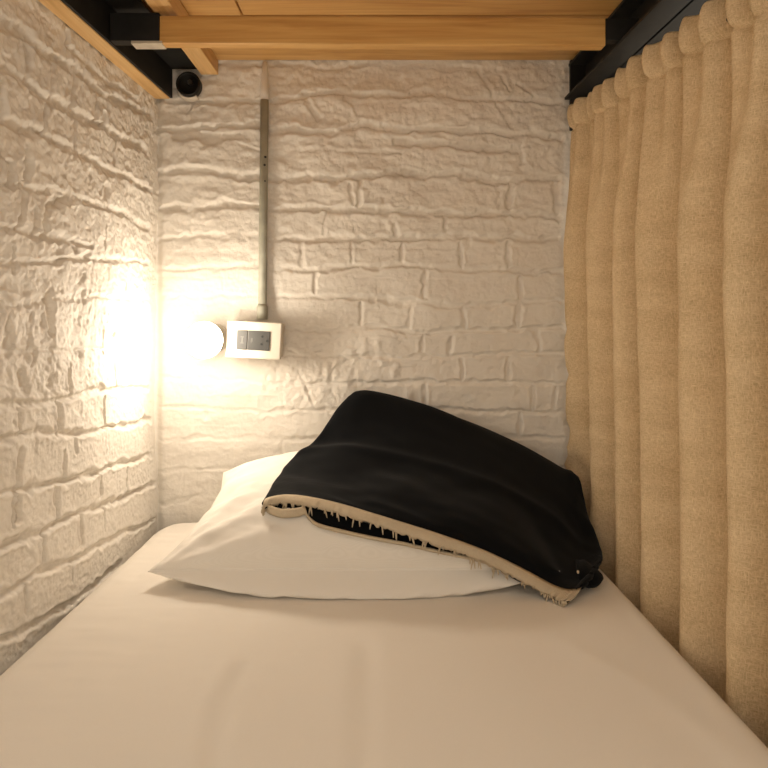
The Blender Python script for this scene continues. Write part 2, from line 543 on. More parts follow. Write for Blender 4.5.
def build_left_wall():
    u1 = np.concatenate([np.arange(-.06, .74, .0021), np.arange(.75, 1.0, .01), np.linspace(1.05, 2.2, 24)])
    v1 = np.concatenate([np.linspace(-.975, -.58, 12), np.arange(-.56, .56, .0021), np.linspace(.59, .78, 5)])
    u, v = np.meshgrid(u1, v1, indexing='ij')
    wu = u + .0045 * vnoise(u, v, 24, 103) + .0017 * fbm(u, v, 80, 105, 2)
    wv = v + .0045 * vnoise(u, v, 22, 107) + .0017 * fbm(u, v, 75, 109, 2)
    h = np.zeros_like(u)
    mid = smooth(-.26, -.10, v)                        # below that the bricks are neater
    h += .0040 * vnoise(u, v, 7, 121)
    h += .0024 * (.5 + .7 * mid) * fbm(u, v * .8, 17, 123, 2, .5)
    h += .0009 * (.45 + .9 * mid) * fbm(u, v, 75, 131, 4, .7)
    h += .0006 * fbm(u, v, 170, 151, 2, .6)
    pit = fbm(u, v * .7, 60, 141, 2, .6)
    h -= .0018 * (.25 + .9 * mid) * smooth(.55, 1.05, pit)
    h = carve(h, u, v, wu, wv, [(lw(p), w * .00185, dep * .001 * ((.85 if p[0][1] < 180 else 1.15) if len(p) > 3 else (2.3 if p[0][1] < 170 else 1.4 if math.dist(p[0], p[-1]) > 19 else .75))) for p, w, dep in LEFT])
    pts = np.stack([XL - KL * u + h - .002, -u, v + ZC], -1)
    return solid_wall('wall_left', pts, (XL - .26, 0, 0), M_WALL)


build_back_wall()
build_left_wall()

fb = bmesh.new()
box(fb, -.76, 1.4, -1.2, D0 + .1, -ZC - .06, -ZC - .0005, bev=0)
tag(from_bm('floor', fb, M_FLOOR, smooth=False), kind='structure')

# ------------------------------------------------------------------ mattress
ZM = -.475


def build_mattress():
    n = 150
    nj = 220
    r = .03
    d1, d0 = 1.436, -.50
    dd = np.concatenate([np.linspace(d1, .55, nj), np.linspace(.52, d0, 30)])
    s = np.linspace(-1, 1, n)
    th = .18
    rows = []
    for d in dd:
        xl = -.4845 - .0215 * np.clip((1.388 - d) / .54, -.1, 1.3)
        xr = .4135 + .0235 * np.clip((1.35 - d) / .63, -.1, 1.3)
        k = min(d1 - d, .07)
        inset = .07 - math.sqrt(max(0, .07 ** 2 - (.07 - k) ** 2))    # rounded plan corner
        xl += inset
        xr -= inset * .7
        # profile: bottom-left, up the side, over the top, down the right side
        prof = []
        for a in np.linspace(0, 1, 5):
            prof.append((xl, ZM - th + a * (th - r)))
        for a in np.linspace(0, math.pi / 2, 7)[1:]:
            prof.append((xl + r - r * math.cos(a), ZM - r + r * math.sin(a)))
        for a in np.linspace(0, 1, n)[1:-1]:
            prof.append((xl + r + a * (xr - xl - 2 * r), ZM))
        for a in np.linspace(math.pi / 2, 0, 7):
            prof.append((xr - r + r * math.cos(a), ZM - r + r * math.sin(a)))
        for a in np.linspace(1, 0, 5)[1:]:
            prof.append((xr, ZM - th + a * (th - r)))
        edge = min(d1 - d, .025)
        drop = .025 - math.sqrt(max(0, .025 ** 2 - (.025 - edge) ** 2))
        rows.append([(x, d - D0, z + ZC - drop * (1 if z > ZM - r - .001 else 0)) for x, z in prof])
    p = np.array(rows)
    x, y, z = p[..., 0], p[..., 1], p[..., 2]
    top = smooth(ZM + ZC - .02, ZM + ZC, z)
    d = y + D0
    wr = .0016 * fbm(x, y * .35, 9, 201, 3)                    # long soft folds
    wr += .0011 * fbm(x * .4, y * 1.2, 26, 211, 2) * smooth(.1, -.35, x)
    # pulled folds towards the foot

    def fold(pxs, w, a):
        o = 0
        q = [(((px - CX) / (py - CY)) * (-ZM), F * (-ZM) / (py - CY)) for px, py in pxs]
        best = np.full_like(x, 9.)
        for A, B in zip(q, q[1:]):
            best = np.minimum(best, seg_dist(x, d, A, B))
        return a * np.exp(-(best / w) ** 2)
    wr += fold([(228, 665), (208, 700), (190, 768), (180, 820)], .018, .0034)
    wr -= fold([(240, 670), (224, 700), (208, 768), (200, 820)], .018, .0028)
    wr += fold([(352, 650), (349, 700), (345, 768), (344, 820)], .018, .0014)
    wr -= fold([(366, 650), (364, 700), (362, 768), (361, 820)], .018, .0014)
    wr += fold([(386, 640), (384, 700), (384, 768)], .015, .001)
    wr += fold([(560, 640), (650, 690), (740, 760)], .02, .0014)
    p[..., 2] += wr * top
    # close the two ends and the bottom
    ni, m = p.shape[:2]
    verts = p.reshape(-1, 3).tolist()
    idx = np.arange(ni * m).reshape(ni, m)
    q = np.stack([idx[:-1, :-1], idx[1:, :-1], idx[1:, 1:], idx[:-1, 1:]], -1).reshape(-1, 4).tolist()
    for i in range(ni - 1):
        q.append([int(idx[i, 0]), int(idx[i, -1]), int(idx[i + 1, -1]), int(idx[i + 1, 0])])
    q.append([int(k) for k in idx[0]])
    q.append([int(k) for k in idx[-1][::-1]])
    me = bpy.data.meshes.new('mattress')
    me.from_pydata(verts, [], q)
    bm = bmesh.new()
    bm.from_mesh(me)
    o = from_bm('mattress', bm, M_SHEET)
    bpy.data.meshes.remove(me)
    return tag(o, 'single mattress in a smooth off-white fitted sheet filling the bunk', 'mattress')


mattress = build_mattress()

# ------------------------------------------------------------------ pillow


def build_pillow():
    ns, ntt = 150, 110
    s = np.sin(np.linspace(-math.pi / 2, math.pi / 2, ns))
    t = np.sin(np.linspace(-math.pi / 2, math.pi / 2, ntt))
    Sg, Tg = np.meshgrid(s, t, indexing='ij')
    tt = [-1, -.5, 0, .5, 1]
    xl = np.interp(Tg, tt, [-.390, -.356, -.331, -.326, -.338])
    xr = np.interp(Tg, tt, [.308, .298, .292, .290, .292])
    X = xl + (xr - xl) * (Sg + 1) / 2
    a4 = np.abs(Sg) ** 4
    d_mid = np.interp(Tg, tt, [1.072, 1.150, 1.245, 1.335, 1.405])
    d_mid = d_mid + .014 * a4 * smooth(-.3, -1, Tg) - .010 * a4 * smooth(.3, 1, Tg) * 0
    z_mid = np.interp(Tg, tt, [-.437, -.425, -.403, -.374, -.349])
    z_mid = z_mid - .010 * a4 * smooth(0, -1, Tg) - .012 * a4 * smooth(0, 1, Tg)
    e = (np.clip(1 - np.abs(Sg) ** 2.2, 0, 1) ** .62) * (np.clip(1 - np.abs(Tg) ** 2.4, 0, 1) ** .44)
    ang = .34
    out = []
    for side, hh in ((1, .098), (-1, .075)):
        th = hh * e
        w = .0040 * fbm(X * 1.0 + d_mid * .8, d_mid * 2.2, 12, 301 + side, 3) * e ** .5
        w += .0011 * fbm(X + d_mid, d_mid * 1.5 - X * .6, 38, 311 + side, 2) * e ** .5
        # creases fanning out of the left corners
        rel = np.hypot(X + .39, (d_mid - 1.07))
        ph = np.arctan2(d_mid - 1.07, X + .392)
        w += .0048 * np.sin(ph * 17 + 1.0 + 2 * vnoise(X, d_mid, 9, 5)) * np.exp(-((rel - .13) / .10) ** 2) * e ** .6
        rel2 = np.hypot(X + .34, (d_mid - 1.41))
        ph2 = np.arctan2(1.41 - d_mid, X + .345)
        w += .0045 * np.sin(ph2 * 13 + 2 * vnoise(X, d_mid, 9, 6)) * np.exp(-((rel2 - .12) / .10) ** 2) * e ** .6
        w += .0024 * np.sin((X * 1.0 + d_mid * .9) * 95 + 3 * vnoise(X, d_mid, 12, 8)) * smooth(-.55, -.95, Tg) * e ** .5
        th = th + w
        Y = d_mid - side * th * math.sin(ang)
        Zz = z_mid + side * th * math.cos(ang)
        if side == 1:
            Y = Y - .0 * e
        else:
            Zz = np.maximum(Zz, ZM + .0015)
            # the flattened underside is squeezed forward
            Y = Y - .125 * (e * smooth(-.2, -1, Tg)) 
        Y = np.minimum(Y, 1.436)
        out.append(np.stack([X, Y - D0, Zz + ZC], -1))
    bm = bmesh.new()
    vt = [[None] * ntt for _ in range(ns)]
    vb = [[None] * ntt for _ in range(ns)]
    for i in range(ns):
        for j in range(ntt):
            vt[i][j] = bm.verts.new(out[0][i, j])
            rim = i in (0, ns - 1) or j in (0, ntt - 1)
            vb[i][j] = vt[i][j] if rim else bm.verts.new(out[1][i, j])
    for i in range(ns - 1):
        for j in range(ntt - 1):
            bm.faces.new((vt[i][j], vt[i + 1][j], vt[i + 1][j + 1], vt[i][j + 1]))
            bm.faces.new((vb[i][j], vb[i][j + 1], vb[i + 1][j + 1], vb[i + 1][j]))
    rim_pts = [out[0][i, 0] for i in range(ns)]
    left_rim = [out[0][0, j] for j in range(ntt)]
    o = from_bm('pillow', bm, M_PILLOW)
    tag(o, 'plump off-white pillow at the head of the mattress, leaning on the back wall', 'pillow')
    sb = bmesh.new()
    tube(sb, [Vector(p) for p in rim_pts[1:-1]], .0014, 6)
    tube(sb, [Vector(p) for p in left_rim[1:-1]], .0014, 6)
    from_bm('seam', sb, M_PILLOW, o)
    return o


pillow = build_pillow()


def bvh_of(o):
    me = o.data
    return BVHTree.FromPolygons([v.co.copy() for v in me.vertices], [list(p.vertices) for p in me.polygons])


BV = [bvh_of(pillow), bvh_of(mattress)]
EYE = P(0, 0, 0)


def rest(px, py, lift=.01, far=1.40):
    """point on the bedding seen along (px, py), lifted off it; returns (X, d, z)"""
    dr = P(*pt(px, py, 1.0)) - EYE
    L = dr.length
    best = far
    for b in BV:
        h = b.ray_cast(EYE, dr.normalized())
        if h[0] is not None:
            best = min(best, h[3] / L)
    return pt(px, py, best - lift)


# ------------------------------------------------------------------ blanket
def catmull(c, n):
    """resample control rows c (k, ..., 3) to n samples along axis 0"""
    k = c.shape[0]
    tq = np.linspace(0, k - 1, n)
    i = np.clip(np.floor(tq).astype(int), 0, k - 2)
    f = (tq - i).reshape((-1,) + (1,) * (c.ndim - 1))
    g = lambda j: c[np.clip(j, 0, k - 1)]
    p0, p1, p2, p3 = g(i - 1), g(i), g(i + 1), g(i + 2)
    return .5 * ((2 * p1) + (-p0 + p2) * f + (2 * p0 - 5 * p1 + 4 * p2 - p3) * f ** 2 + (-p0 + 3 * p1 - 3 * p2 + p3) * f ** 3)


CO = [  # hem, above the hem, front, crease, slope, crown
    [(264, 507), (266, 498), (275, 481), (291, 461), (322, 431), (346, 397)],
    [(290, 503), (291, 494), (297, 478), (310, 458), (338, 428), (358, 391)],
    [(330, 510), (332, 500), (335, 482), (345, 456), (362, 430), (380, 393)],
    [(380, 526), (382, 515), (385, 494), (395, 466), (406, 436), (420, 404)],
    [(430, 542), (432, 531), (437, 508), (446, 477), (457, 449), (468, 423)],
    [(480, 560), (484, 549), (490, 524), (500, 493), (511, 469), (522, 447)],
    [(525, 583), (531, 571), (540, 548), (549, 518), (557, 494), (562, 468)],
    [(552, 597), (562, 586), (574, 566), (579, 545), (578, 510), (574, 474)],
    [(566, 601), (582, 586), (596, 566), (600, 551), (589, 520), (580, 481)],
]
RID = [1.262, 1.255, 1.240, 1.222, 1.210, 1.203, 1.203, 1.190, 1.195]
CRN = [1.372, 1.372, 1.372, 1.368, 1.362, 1.352, 1.340, 1.322, 1.312]


def build_blanket():
    root = empty('blanket', P(.12, 1.25, ZM), 'black cotton blanket with a frayed cream hem, heaped over the pillow', 'blanket')
    nC = len(CO)
    grid = []
    hem = []
    for i, c in enumerate(CO):
        h = np.array(rest(*c[0], lift=.010))
        if i >= 6:                                      # hangs free from the pillow down to the sheet
            h = np.array(pt(*c[0], (1.052, 1.044, 1.030)[i - 6]))
        hem.append(h)
        rd, cd = RID[i], CRN[i]
        rows = [h,
                np.array(pt(*c[1], h[1] + .010)),
                np.array(pt(*c[2], .55 * (h[1] + .012) + .45 * rd)),
                np.array(pt(*c[3], rd)),
                np.array(pt(*c[4], .52 * rd + .48 * cd)),
                np.array(pt(*c[5], cd))]
        top = rows[-1]
        rows.append(np.array([top[0] + .004, min(top[1] + .030, 1.418), top[2] - .018]))
        rows.append(np.array([top[0] + .008, min(top[1] + .046, 1.424), max(top[2] - .09, ZM + .02)]))
        rows.append(np.array([top[0] + .010, min(top[1] + .050, 1.424), max(top[2] - .17, ZM + .012)]))
        grid.append(rows)
    g = np.array(grid)                                  # (9, 9, 3)
    left = g[0].copy()                                  # the left end turns under itself
    l1 = left + np.array([.010, .012, -.014])
    l2 = left + np.array([.055, .020, -.030])
    l1[0] = left[0] + np.array([.010, .004, -.006])
    l2[0] = left[0] + np.array([.040, .010, -.004])
    right = g[-1].copy()
    r1 = right + np.array([-.006, .022, -.016])
    r2 = right + np.array([-.045, .035, -.026])
    r1[:3] = right[:3] + np.array([.010, .014, .002])
    r2[:3] = right[:3] + np.array([.022, .034, .004])
    for arr in (l1, l2, r1, r2):
        arr[:, 2] = np.maximum(arr[:, 2], ZM + .006)
    G = np.concatenate([l2[None], l1[None], g, r1[None], r2[None]], 0)
    A = catmull(G, 220)
    A = np.transpose(catmull(np.transpose(A, (1, 0, 2)), 150), (1, 0, 2))
    # lie on whatever bedding is underneath
    jmax = int(A.shape[1] * 5.2 / 8)
    for i in range(int(1.9 / 12 * 219), int(10.2 / 12 * 219)):
        for j in range(jmax):
            x, d, z = A[i, j]
            hd = rest(CX + x / d * F, CY - z / d * F, lift=.0)[1]
            A[i, j] *= min(d, hd - .015) / d
    for _ in range(6):                                  # relax the depth only, outline stays put
        q = A[..., 1].copy()
        q[1:-1, 1:-1] = (A[2:, 1:-1, 1] + A[:-2, 1:-1, 1] + A[1:-1, 2:, 1] + A[1:-1, :-2, 1]) / 4
        q = np.minimum(q, A[..., 1] + .0005)
        A *= (q / A[..., 1])[..., None]
    # cloth wrinkles, pushed along the surface normal
    du = np.gradient(A, axis=0)
    dv = np.gradient(A, axis=1)
    nn = np.cross(du, dv)
    nn /= np.linalg.norm(nn, axis=-1, keepdims=True) + 1e-9
    nn *= np.sign((-nn[..., 1:2] + .6 * nn[..., 2:3])[60:160, 10:80].mean())
    u = np.linspace(0, 1, A.shape[0])[:, None] * np.ones((1, A.shape[1]))
    v = np.linspace(0, 1, A.shape[1])[None, :] * np.ones((A.shape[0], 1))
    w = .0032 * fbm(u * 1.1, v * 1.7 + u * .5, 5, 401, 3)
    w += .0042 * np.sin((v * 26 - u * 5 + 1.5 * vnoise(u, v, 6, 405))) * np.exp(-((u - .24) / .13) ** 2) * np.exp(-((v - .47) / .16) ** 2)
    w += .0058 * np.exp(-((v - (.40 + .02 * np.sin(u * 6))) / .022) ** 2) * smooth(.95, .5, u) * smooth(.08, .2, u)
    w *= smooth(0, .10, v)
    A = A + nn * w[..., None]
    A[..., 1] = np.minimum(A[..., 1], 1.432)
    Wd = A + np.array([0, -D0, ZC])
    o = grid_mesh('blanket_cloth', Wd, M_BLACK, root)
    thicken(o, .004)
    # --- frayed cream hem along the near edge, turning back under at the left end
    up = catmull(np.array(hem), 160)
    lowpx = [(269, 512), (282, 516), (298, 515), (305, 513), (309, 518), (318, 525), (340, 531), (372, 538), (405, 544), (436, 551), (470, 558), (492, 564)]
    low = catmull(np.array([rest(*q, lift=.005) for q in lowpx]), 90)
    edge_up = A[:, :, :][np.linspace(0, A.shape[0] - 1, 220).astype(int)]

    def ribbon(bm, lo, hi, bul, thick=.004):
        """rolled band between two edge lines; bul pushes the middle towards the viewer"""
        n = len(lo)
        ring = []
        for k in range(n):
            a, b = Vector(lo[k]), Vector(hi[k])
            m = (a + b) / 2
            nrm = Vector((0, -1, .25)).normalized()
            wid = 1 + .10 * math.sin(k * 1.7) + .10 * math.sin(k * .61)
            seq = [a, a.lerp(b, .2) + nrm * bul * .75, m + nrm * bul * wid, a.lerp(b, .8) + nrm * bul * .8, b,
                   a.lerp(b, .7) - nrm * thick, a.lerp(b, .3) - nrm * thick]
            ring.append([bm.verts.new(P(*q)) for q in seq])
        for r0, r1_ in zip(ring, ring[1:]):
            for q in range(7):
                bm.faces.new((r0[q], r0[(q + 1) % 7], r1_[(q + 1) % 7], r1_[q]))
        bm.faces.new(ring[0][::-1])
        bm.faces.new(ring[-1])

    iu = np.linspace(1.2 / 12 * 219, 10.05 / 12 * 219, 190).astype(int)
    lo_line = np.array([A[i, 0] for i in iu])
    hi2 = np.array([A[i, 18] for i in iu])
    k = np.ones(15) / 15
    hi2 = np.array(hi2)
    pad = np.concatenate([np.repeat(hi2[:1], 7, 0), hi2, np.repeat(hi2[-1:], 7, 0)])
    hi2 = np.stack([np.convolve(pad[:, c], k, 'valid') for c in range(3)], 1)
    lo_j = lo_line + np.stack([0 * lo_line[:, 0], -.002 + 0 * lo_line[:, 0],
                               .0030 * np.array([random.uniform(-1, .6) for _ in lo_line])], 1)
    hb = bmesh.new()
    ribbon(hb, lo_j + np.array([0, -.004, 0]), hi2 + np.array([0, -.0045, .001]), .006)
    from_bm('hem', hb, M_CREAM, root)['label'] = 'cream frayed hem'
    # lower layer of the folded cloth inside the opening
    n = len(low)
    hide = []
    for q in range(n):
        f = q / (n - 1)
        i0 = int((1.6 + f * 6.2) / 12 * 219)
        b = A[i0, 3]
        hide.append([b[0] * .4 + low[q][0] * .6 + .006, max(b[1], low[q][1]) + .006, max(b[2], low[q][2]) + .002])
    hide = catmull(np.array(hide)[::6], n)
    strip = np.stack([low + np.array([0, .0, .001]), (low * .5 + hide * .5) + np.array([0, .004, .0]), hide], 1) + np.array([0, -D0, ZC])
    so = grid_mesh('lower_fold', strip, M_BLACK, root)
    thicken(so, .003)
    lb = bmesh.new()
    wl = np.interp(np.arange(n), [0, 18, 25, 30, n - 1], [.014, .014, .011, .0055, .004])
    ribbon(lb, low + np.array([0, -.004, -.002]), low + np.stack([0 * wl, 0 * wl - .004, wl], 1), .004, .003)
    from_bm('hem', lb, M_CREAM, root)['label'] = 'cream hem of the lower layer'
    # loose threads
    fbm_ = bmesh.new()
    for q in range(90):
        if q < 14:
            f = .02 + .2 * random.random()
        else:
            f = .12 + .86 * random.random()
        p = Vector(P(*lo_j[int(f * (len(lo_j) - 1))]))
        L = random.choice((.004, .005, .006, .008, .010, .014)) * random.uniform(.8, 1.2)
        dx = random.uniform(-.35, .35) * L
        q0 = p + Vector((0, -.005, .002))
        tube(fbm_, [q0, q0 + Vector((dx * .6, -.001, -L * .6)), q0 + Vector((dx, -.001, -L - .002))],
             [.0017, .0013, .0008], 5)
    fr = from_bm('frayed_threads', fbm_, M_CREAM, root)
    fr['kind'] = 'stuff'
    # the corner tucked out at the right, lying on the sheet
    X0, X1 = .342, .374
    ns, nt2 = 40, 44
    pts = np.zeros((ns, nt2, 3))
    for i in range(ns):
        a = i / (ns - 1)
        for j in range(nt2):
            th = j / nt2 * 2 * math.pi
            dl = 1.104 + .042 * math.cos(th) * (1 - .25 * a ** 4)
            zh = .018 * (1 - .45 * abs(2 * a - 1) ** 5) * (1 if i not in (0, ns - 1) else .75)
            zz = ZM + .017 + zh * math.sin(th) * (1 + .10 * math.sin(a * 7 + 2 * th))
            xx = X0 + (X1 - X0) * a + .006 * math.sin(th * 2 + a * 3)
            pts[i, j] = (xx, dl - D0, max(zz, ZM + .002) + ZC)
    co = grid_mesh('tucked_corner', pts, M_BLACK, root, closed_v=True)
    bm = bmesh.new()
    bm.from_mesh(co.data)
    bm.verts.ensure_lookup_table()
    for i in (0, ns - 1):
        bm.faces.new([bm.verts[i * nt2 + j] for j in range(nt2)])
    bmesh.ops.recalc_face_normals(bm, faces=bm.faces)
    bm.to_mesh(co.data)
    bm.free()
    lint = bmesh.new()
    bmesh.ops.create_icosphere(lint, subdivisions=2, radius=.0028)
    for v_ in lint.verts:
        v_.co.x *= .7
        v_.co += P(*pt(578, 572, 1.040))
    from_bm('loose_thread_knot', lint, M_CREAM, root)
    return root


build_blanket()

# ------------------------------------------------------------------ bunk bed
bunk = empty('bunk_bed', P(0, .6, -ZC), 'black steel and pine bunk bed, its upper deck roofing the mattress below', 'bunk bed')


def part(name, boxes, mat, parent=bunk, bev=.0015, shear=0.0):
    bm = bmesh.new()
    for b in boxes:
        box(bm, *b, bev=bev)
    for v_ in bm.verts:
        v_.co.x += shear * v_.co.y
    return from_bm(name, bm, mat, parent, smooth=False)


DN = -.50          # near end of the long members
part('side_board', [(-.503, -.470, DN, 1.446, .472, .60)], M_PINE_Y, bev=.002, shear=.043)['label'] = 'pine board along the left wall'
part('side_rail', [(-.4695, -.464, DN, 1.446, .474, .545), (-.464, -.405, DN, 1.446, .539, .545)], M_STEEL, bev=.001, shear=.043)
part('side_rail', [(.466, .472, DN, 1.446, .470, .5575), (.421, .58, DN, 1.446, .470, .476), (.430, .466, DN, 1.446, .545, .551)], M_STEEL, bev=.001, shear=-.025)
part('batten', [(-.399, -.360, DN, 1.444, .526, .5585)], M_PINE_Y)
edges = [1.444, 1.232, 1.227, 1.169, 1.165, 1.05, 1.046, .93, .926, .81, .806, .69, .686, .57, .566, .45]
for k in range(0, len(edges), 2):
    if k == 2:                                          # this course is pieced from two boards
        part('deck_board', [(-.4655, -.2615, edges[3], edges[2], .5605, .581)], M_PINE_X)
    part('deck_board', [(-.4655 if k != 2 else -.2585, .462, edges[k + 1], edges[k], .559 + (.0025 if k == 2 else 0), .581)],
         M_PINE_X2 if k % 4 == 0 else M_PINE_X)


def slat(d, tilt=-.0045):
    bm = bmesh.new()
    box(bm, -.388, .404, d, d + .024, .470, .519, bev=.0022)
    for v_ in bm.verts:
        v_.co.z += tilt * (v_.co.x + .388) / .79
    s_ = from_bm('cross_slat', bm, M_PINE_X, bunk, smooth=False)
    tb = bmesh.new()
    box(tb, -.476, -.3885, d + .001, d + .023, .4745, .524, bev=.001)
    from_bm('slat_bracket', tb, M_STEEL, bunk, smooth=False)
    pb = bmesh.new()
    box(pb, -.438, -.383, d - .001, d + .025, .4685, .4740, bev=.001)
    from_bm('bracket_plate', pb, M_BARE, bunk, smooth=False)['label'] = 'pale metal plate under the slat end'
    rb = bmesh.new()
    box(rb, .4045, .465, d + .002, d + .022, .4765, .515, bev=.001)
    from_bm('slat_bracket', rb, M_STEEL, bunk, smooth=False)


slat(1.135)
part('end_plate', [(.432, .56, 1.437, 1.4465, .40, .5575)], M_STEEL)
part('post', [(.478, .518, 1.395, 1.44, -ZC, .60)], M_STEEL)
part('lower_rail', [(.440, .470, -.45, 1.43, -.72, -.66)], M_STEEL)
part('base_board', [(-.478, .405, -.48, 1.43, -.68, -.6558)], M_PINE_Y)
for lx in (-.46, .35):
    for ld in (1.36, -.40):
        part('base_leg', [(lx, lx + .05, ld, ld + .05, -ZC, -.6805)], M_STEEL)


# ------------------------------------------------------------------ curtain
def rod_x(d):
    return .434 + .06 * (1.42 - d)


def rod_z(d):
    return np.interp(d, [-.5, .70, .885, 1.045, 1.42], [.400, .412, .426, .438, .453])


def build_curtain():
    dd = np.concatenate([np.arange(1.438, .62, -.0022), np.arange(.62, -.36, -.006)])
    zz_n = np.concatenate([np.linspace(0, .058, 30), np.linspace(.062, .16, 16), np.linspace(.18, 1.36, 60)])  # below the top
    ridges = np.array([1.52, 1.413, 1.281, 1.157, 1.062, .931, .817, .728, .62, .51, .40, .28, .16, .05, -.07, -.2, -.34, -.5])
    ph = np.interp(-dd, -ridges, np.arange(len(ridges)))
    rid2 = np.array([1.50, 1.44, 1.395, 1.345, 1.30, 1.25, 1.20, 1.135, 1.075, 1.02, .965, .905, .85, .795, .74, .685, .63]
                    + list(np.arange(.57, -.6, -.06)))
    ph2 = np.interp(-dd, -rid2, np.arange(len(rid2)))
    Dg, Tg = np.meshgrid(dd, zz_n, indexing='ij')
    PH = ph[:, None]
    P2 = ph2[:, None]
    hz = Tg
    main = .5 + .5 * np.cos(2 * np.pi * PH)
    main = main ** .7
    sec = .5 + .5 * np.cos(2 * np.pi * P2)
    amp1 = .014 + .041 * smooth(.05, .32, hz) + .006 * smooth(.5, 1.1, hz)
    fine = .0022 * vnoise(Dg, hz * .18, 17, 501) + .0012 * vnoise(Dg, hz * .4, 45, 503)
    crump = smooth(1.22, 1.40, Dg) * smooth(.3, .7, hz)
    fine = fine + .008 * crump * fbm(Dg + hz * .3, hz, 30, 505, 2)
    amp2 = .020 * smooth(.34, .05, hz)
    head = np.where(hz < .055, np.sin(np.pi * np.clip(hz / .055, 0, 1)) ** .6, 0)
    off = main * amp1 + sec * amp2 + fine + head * (.004 + .004 * sec)
    off -= .004 * np.exp(-((hz - .056) / .004) ** 2)          # stitched line below the rod pocket
    xr = .412 + .030 * np.clip((1.35 - Dg) / .63, -.1, 1.3) + .003
    lean = np.maximum(0, xr - (rod_x(Dg) + .029 - .066)) * smooth(.30, .92, hz)
    X = rod_x(Dg) + .029 - off + lean
    # pushed outward by the mattress below its top edge
    Ztop = rod_z(Dg) + .004 * sec * 1.0 + .003 * vnoise(Dg, Dg * 0, 60, 507)
    Z = Ztop - hz
    X = np.where(Z < ZM + .004, np.maximum(X, xr + .002), X)
    Yj = Dg + .006 * np.sin(2 * np.pi * PH + .6) * smooth(.1, .6, hz) * 0
    Yj = np.minimum(Yj, 1.437)
    pts = np.stack([X, Yj - D0, Z + ZC], -1)
    pts[..., 2] = np.maximum(pts[..., 2], .02)
    o = grid_mesh('curtain', pts, M_LINEN)
    thicken(o, .0022, 1)
    tag(o, 'tan linen curtain gathered on a rod along the open right side of the bunk', 'curtain')
    return o


build_curtain()
rb = bmesh.new()
ds = np.linspace(1.425, -.38, 30)
tube(rb, [P(rod_x(d) + .020, d, float(rod_z(d)) - .027) for d in ds], .004, 12)
from_bm('curtain_rod', rb, M_STEEL, bunk)

# ------------------------------------------------------------------ switch box
BOX_C = pt(253.6, 340.2, 1.393)
box_root = empty('outlet_box', P(BOX_C[0], 1.446, BOX_C[2]), 'ivory surface-mounted box with a grey switch and socket insert under the conduit', 'outlet box')


def tilt_part(name, mk, mat, parent=box_root, ang=math.radians(-2.9)):
    bm = bmesh.new()
    mk(bm)
    c = P(BOX_C[0], 0, BOX_C[2])
    for v_ in bm.verts:
        x, z = v_.co.x - c.x, v_.co.z - c.z
        v_.co.x = c.x + x * math.cos(ang) - z * math.sin(ang)
        v_.co.z = c.z + x * math.sin(ang) + z * math.cos(ang)
    return from_bm(name, bm, mat, parent, smooth=False)


bx, bz = BOX_C[0], BOX_C[2]
tilt_part('box_body', lambda bm: box(bm, bx - .0585, bx + .0585, 1.402, 1.447, bz - .038, bz + .038, bev=.003, seg=3), M_PLASTIC)
tilt_part('cover_plate', lambda bm: box(bm, bx - .060, bx + .060, 1.393, 1.4025, bz - .0405, bz + .0405, bev=.0025, seg=3), M_PLASTIC)
ix0, ix1, iz0, iz1 = bx - .0365, bx + .0355, bz - .0215, bz + .0205
xd = ix0 + .0235
sw = tilt_part('switch_module', lambda bm: box(bm, ix0, xd - .0005, 1.3905, 1.3945, iz0, iz1, bev=.001), M_GREY)
sk = tilt_part('socket_module', lambda bm: box(bm, xd + .0005, ix1, 1.3910, 1.3945, iz0, iz1, bev=.001), M_GREY)


def marks(bm):
    x = ix0 + .012
    z = (iz0 + iz1) / 2
    for (a, b, c, d) in ((x - .0035, x + .0035, z + .0060, z + .0072), (x - .0035, x + .0035, z - .0072, z - .0060), (x - .0008, x + .0008, z - .005, z + .005)):
        box(bm, a, b, 1.3901, 1.3908, c, d, bev=0)


tilt_part('switch_symbol', marks, M_MARK, sw)


def socket_text(bm):
    x = xd + .009
    z = (iz0 + iz1) / 2
    box(bm, x - .0012, x - .0002, 1.3906, 1.3912, z - .005, z + .005, bev=0)
    box(bm, x + .0012, x + .0020, 1.3906, 1.3912, z - .003, z + .005, bev=0)


tilt_part('socket_marking', socket_text, M_MARK, sk)
for (qx, qy) in ((262.4, 336.6), (267.2, 341.0), (261.5, 344.2)):
    X, _, Z = pt(qx, qy, 1.391)
    bm = bmesh.new()
    tube(bm, [P(X, 1.3903, Z), P(X, 1.3935, Z)], .0027, 14)
    from_bm('socket_hole', bm, M_DARK, sk, smooth=False)

# ------------------------------------------------------------------ conduit
con = empty('conduit', P(pt(262, 318, 1.435)[0], 1.436, pt(262, 318, 1.435)[2]), 'thin grey-green conduit running up the back wall above the outlet box', 'conduit')
a = pt(262.2, 319, 1.436)
b = pt(264.6, 100, 1.436)
bm = bmesh.new()
tube(bm, [P(*a), P(*[(a[i] + b[i]) / 2 for i in range(3)]), P(*b)], .0093, 20)
from_bm('pipe', bm, M_PIPE, con)
bm = bmesh.new()
c0 = pt(262.2, 319.5, 1.436)
c1 = pt(262.3, 307, 1.436)
c2 = pt(262.35, 304, 1.436)
tube(bm, [P(*c0), P(*c1), P(*c2)], [.0122, .0122, .0098], 20)
from_bm('coupling', bm, M_PIPE, con)
bm = bmesh.new()
q = [pt(264.5, 104, 1.437), pt(264.8, 88, 1.440), pt(265.0, 74, 1.444), pt(265.0, 62, 1.446)]
tube(bm, [P(*k) for k in q], [.0094, .0090, .0075, .0055], 16)
from_bm('painted_pipe_end', bm, M_WALL, con)['label'] = 'pipe end painted over white'
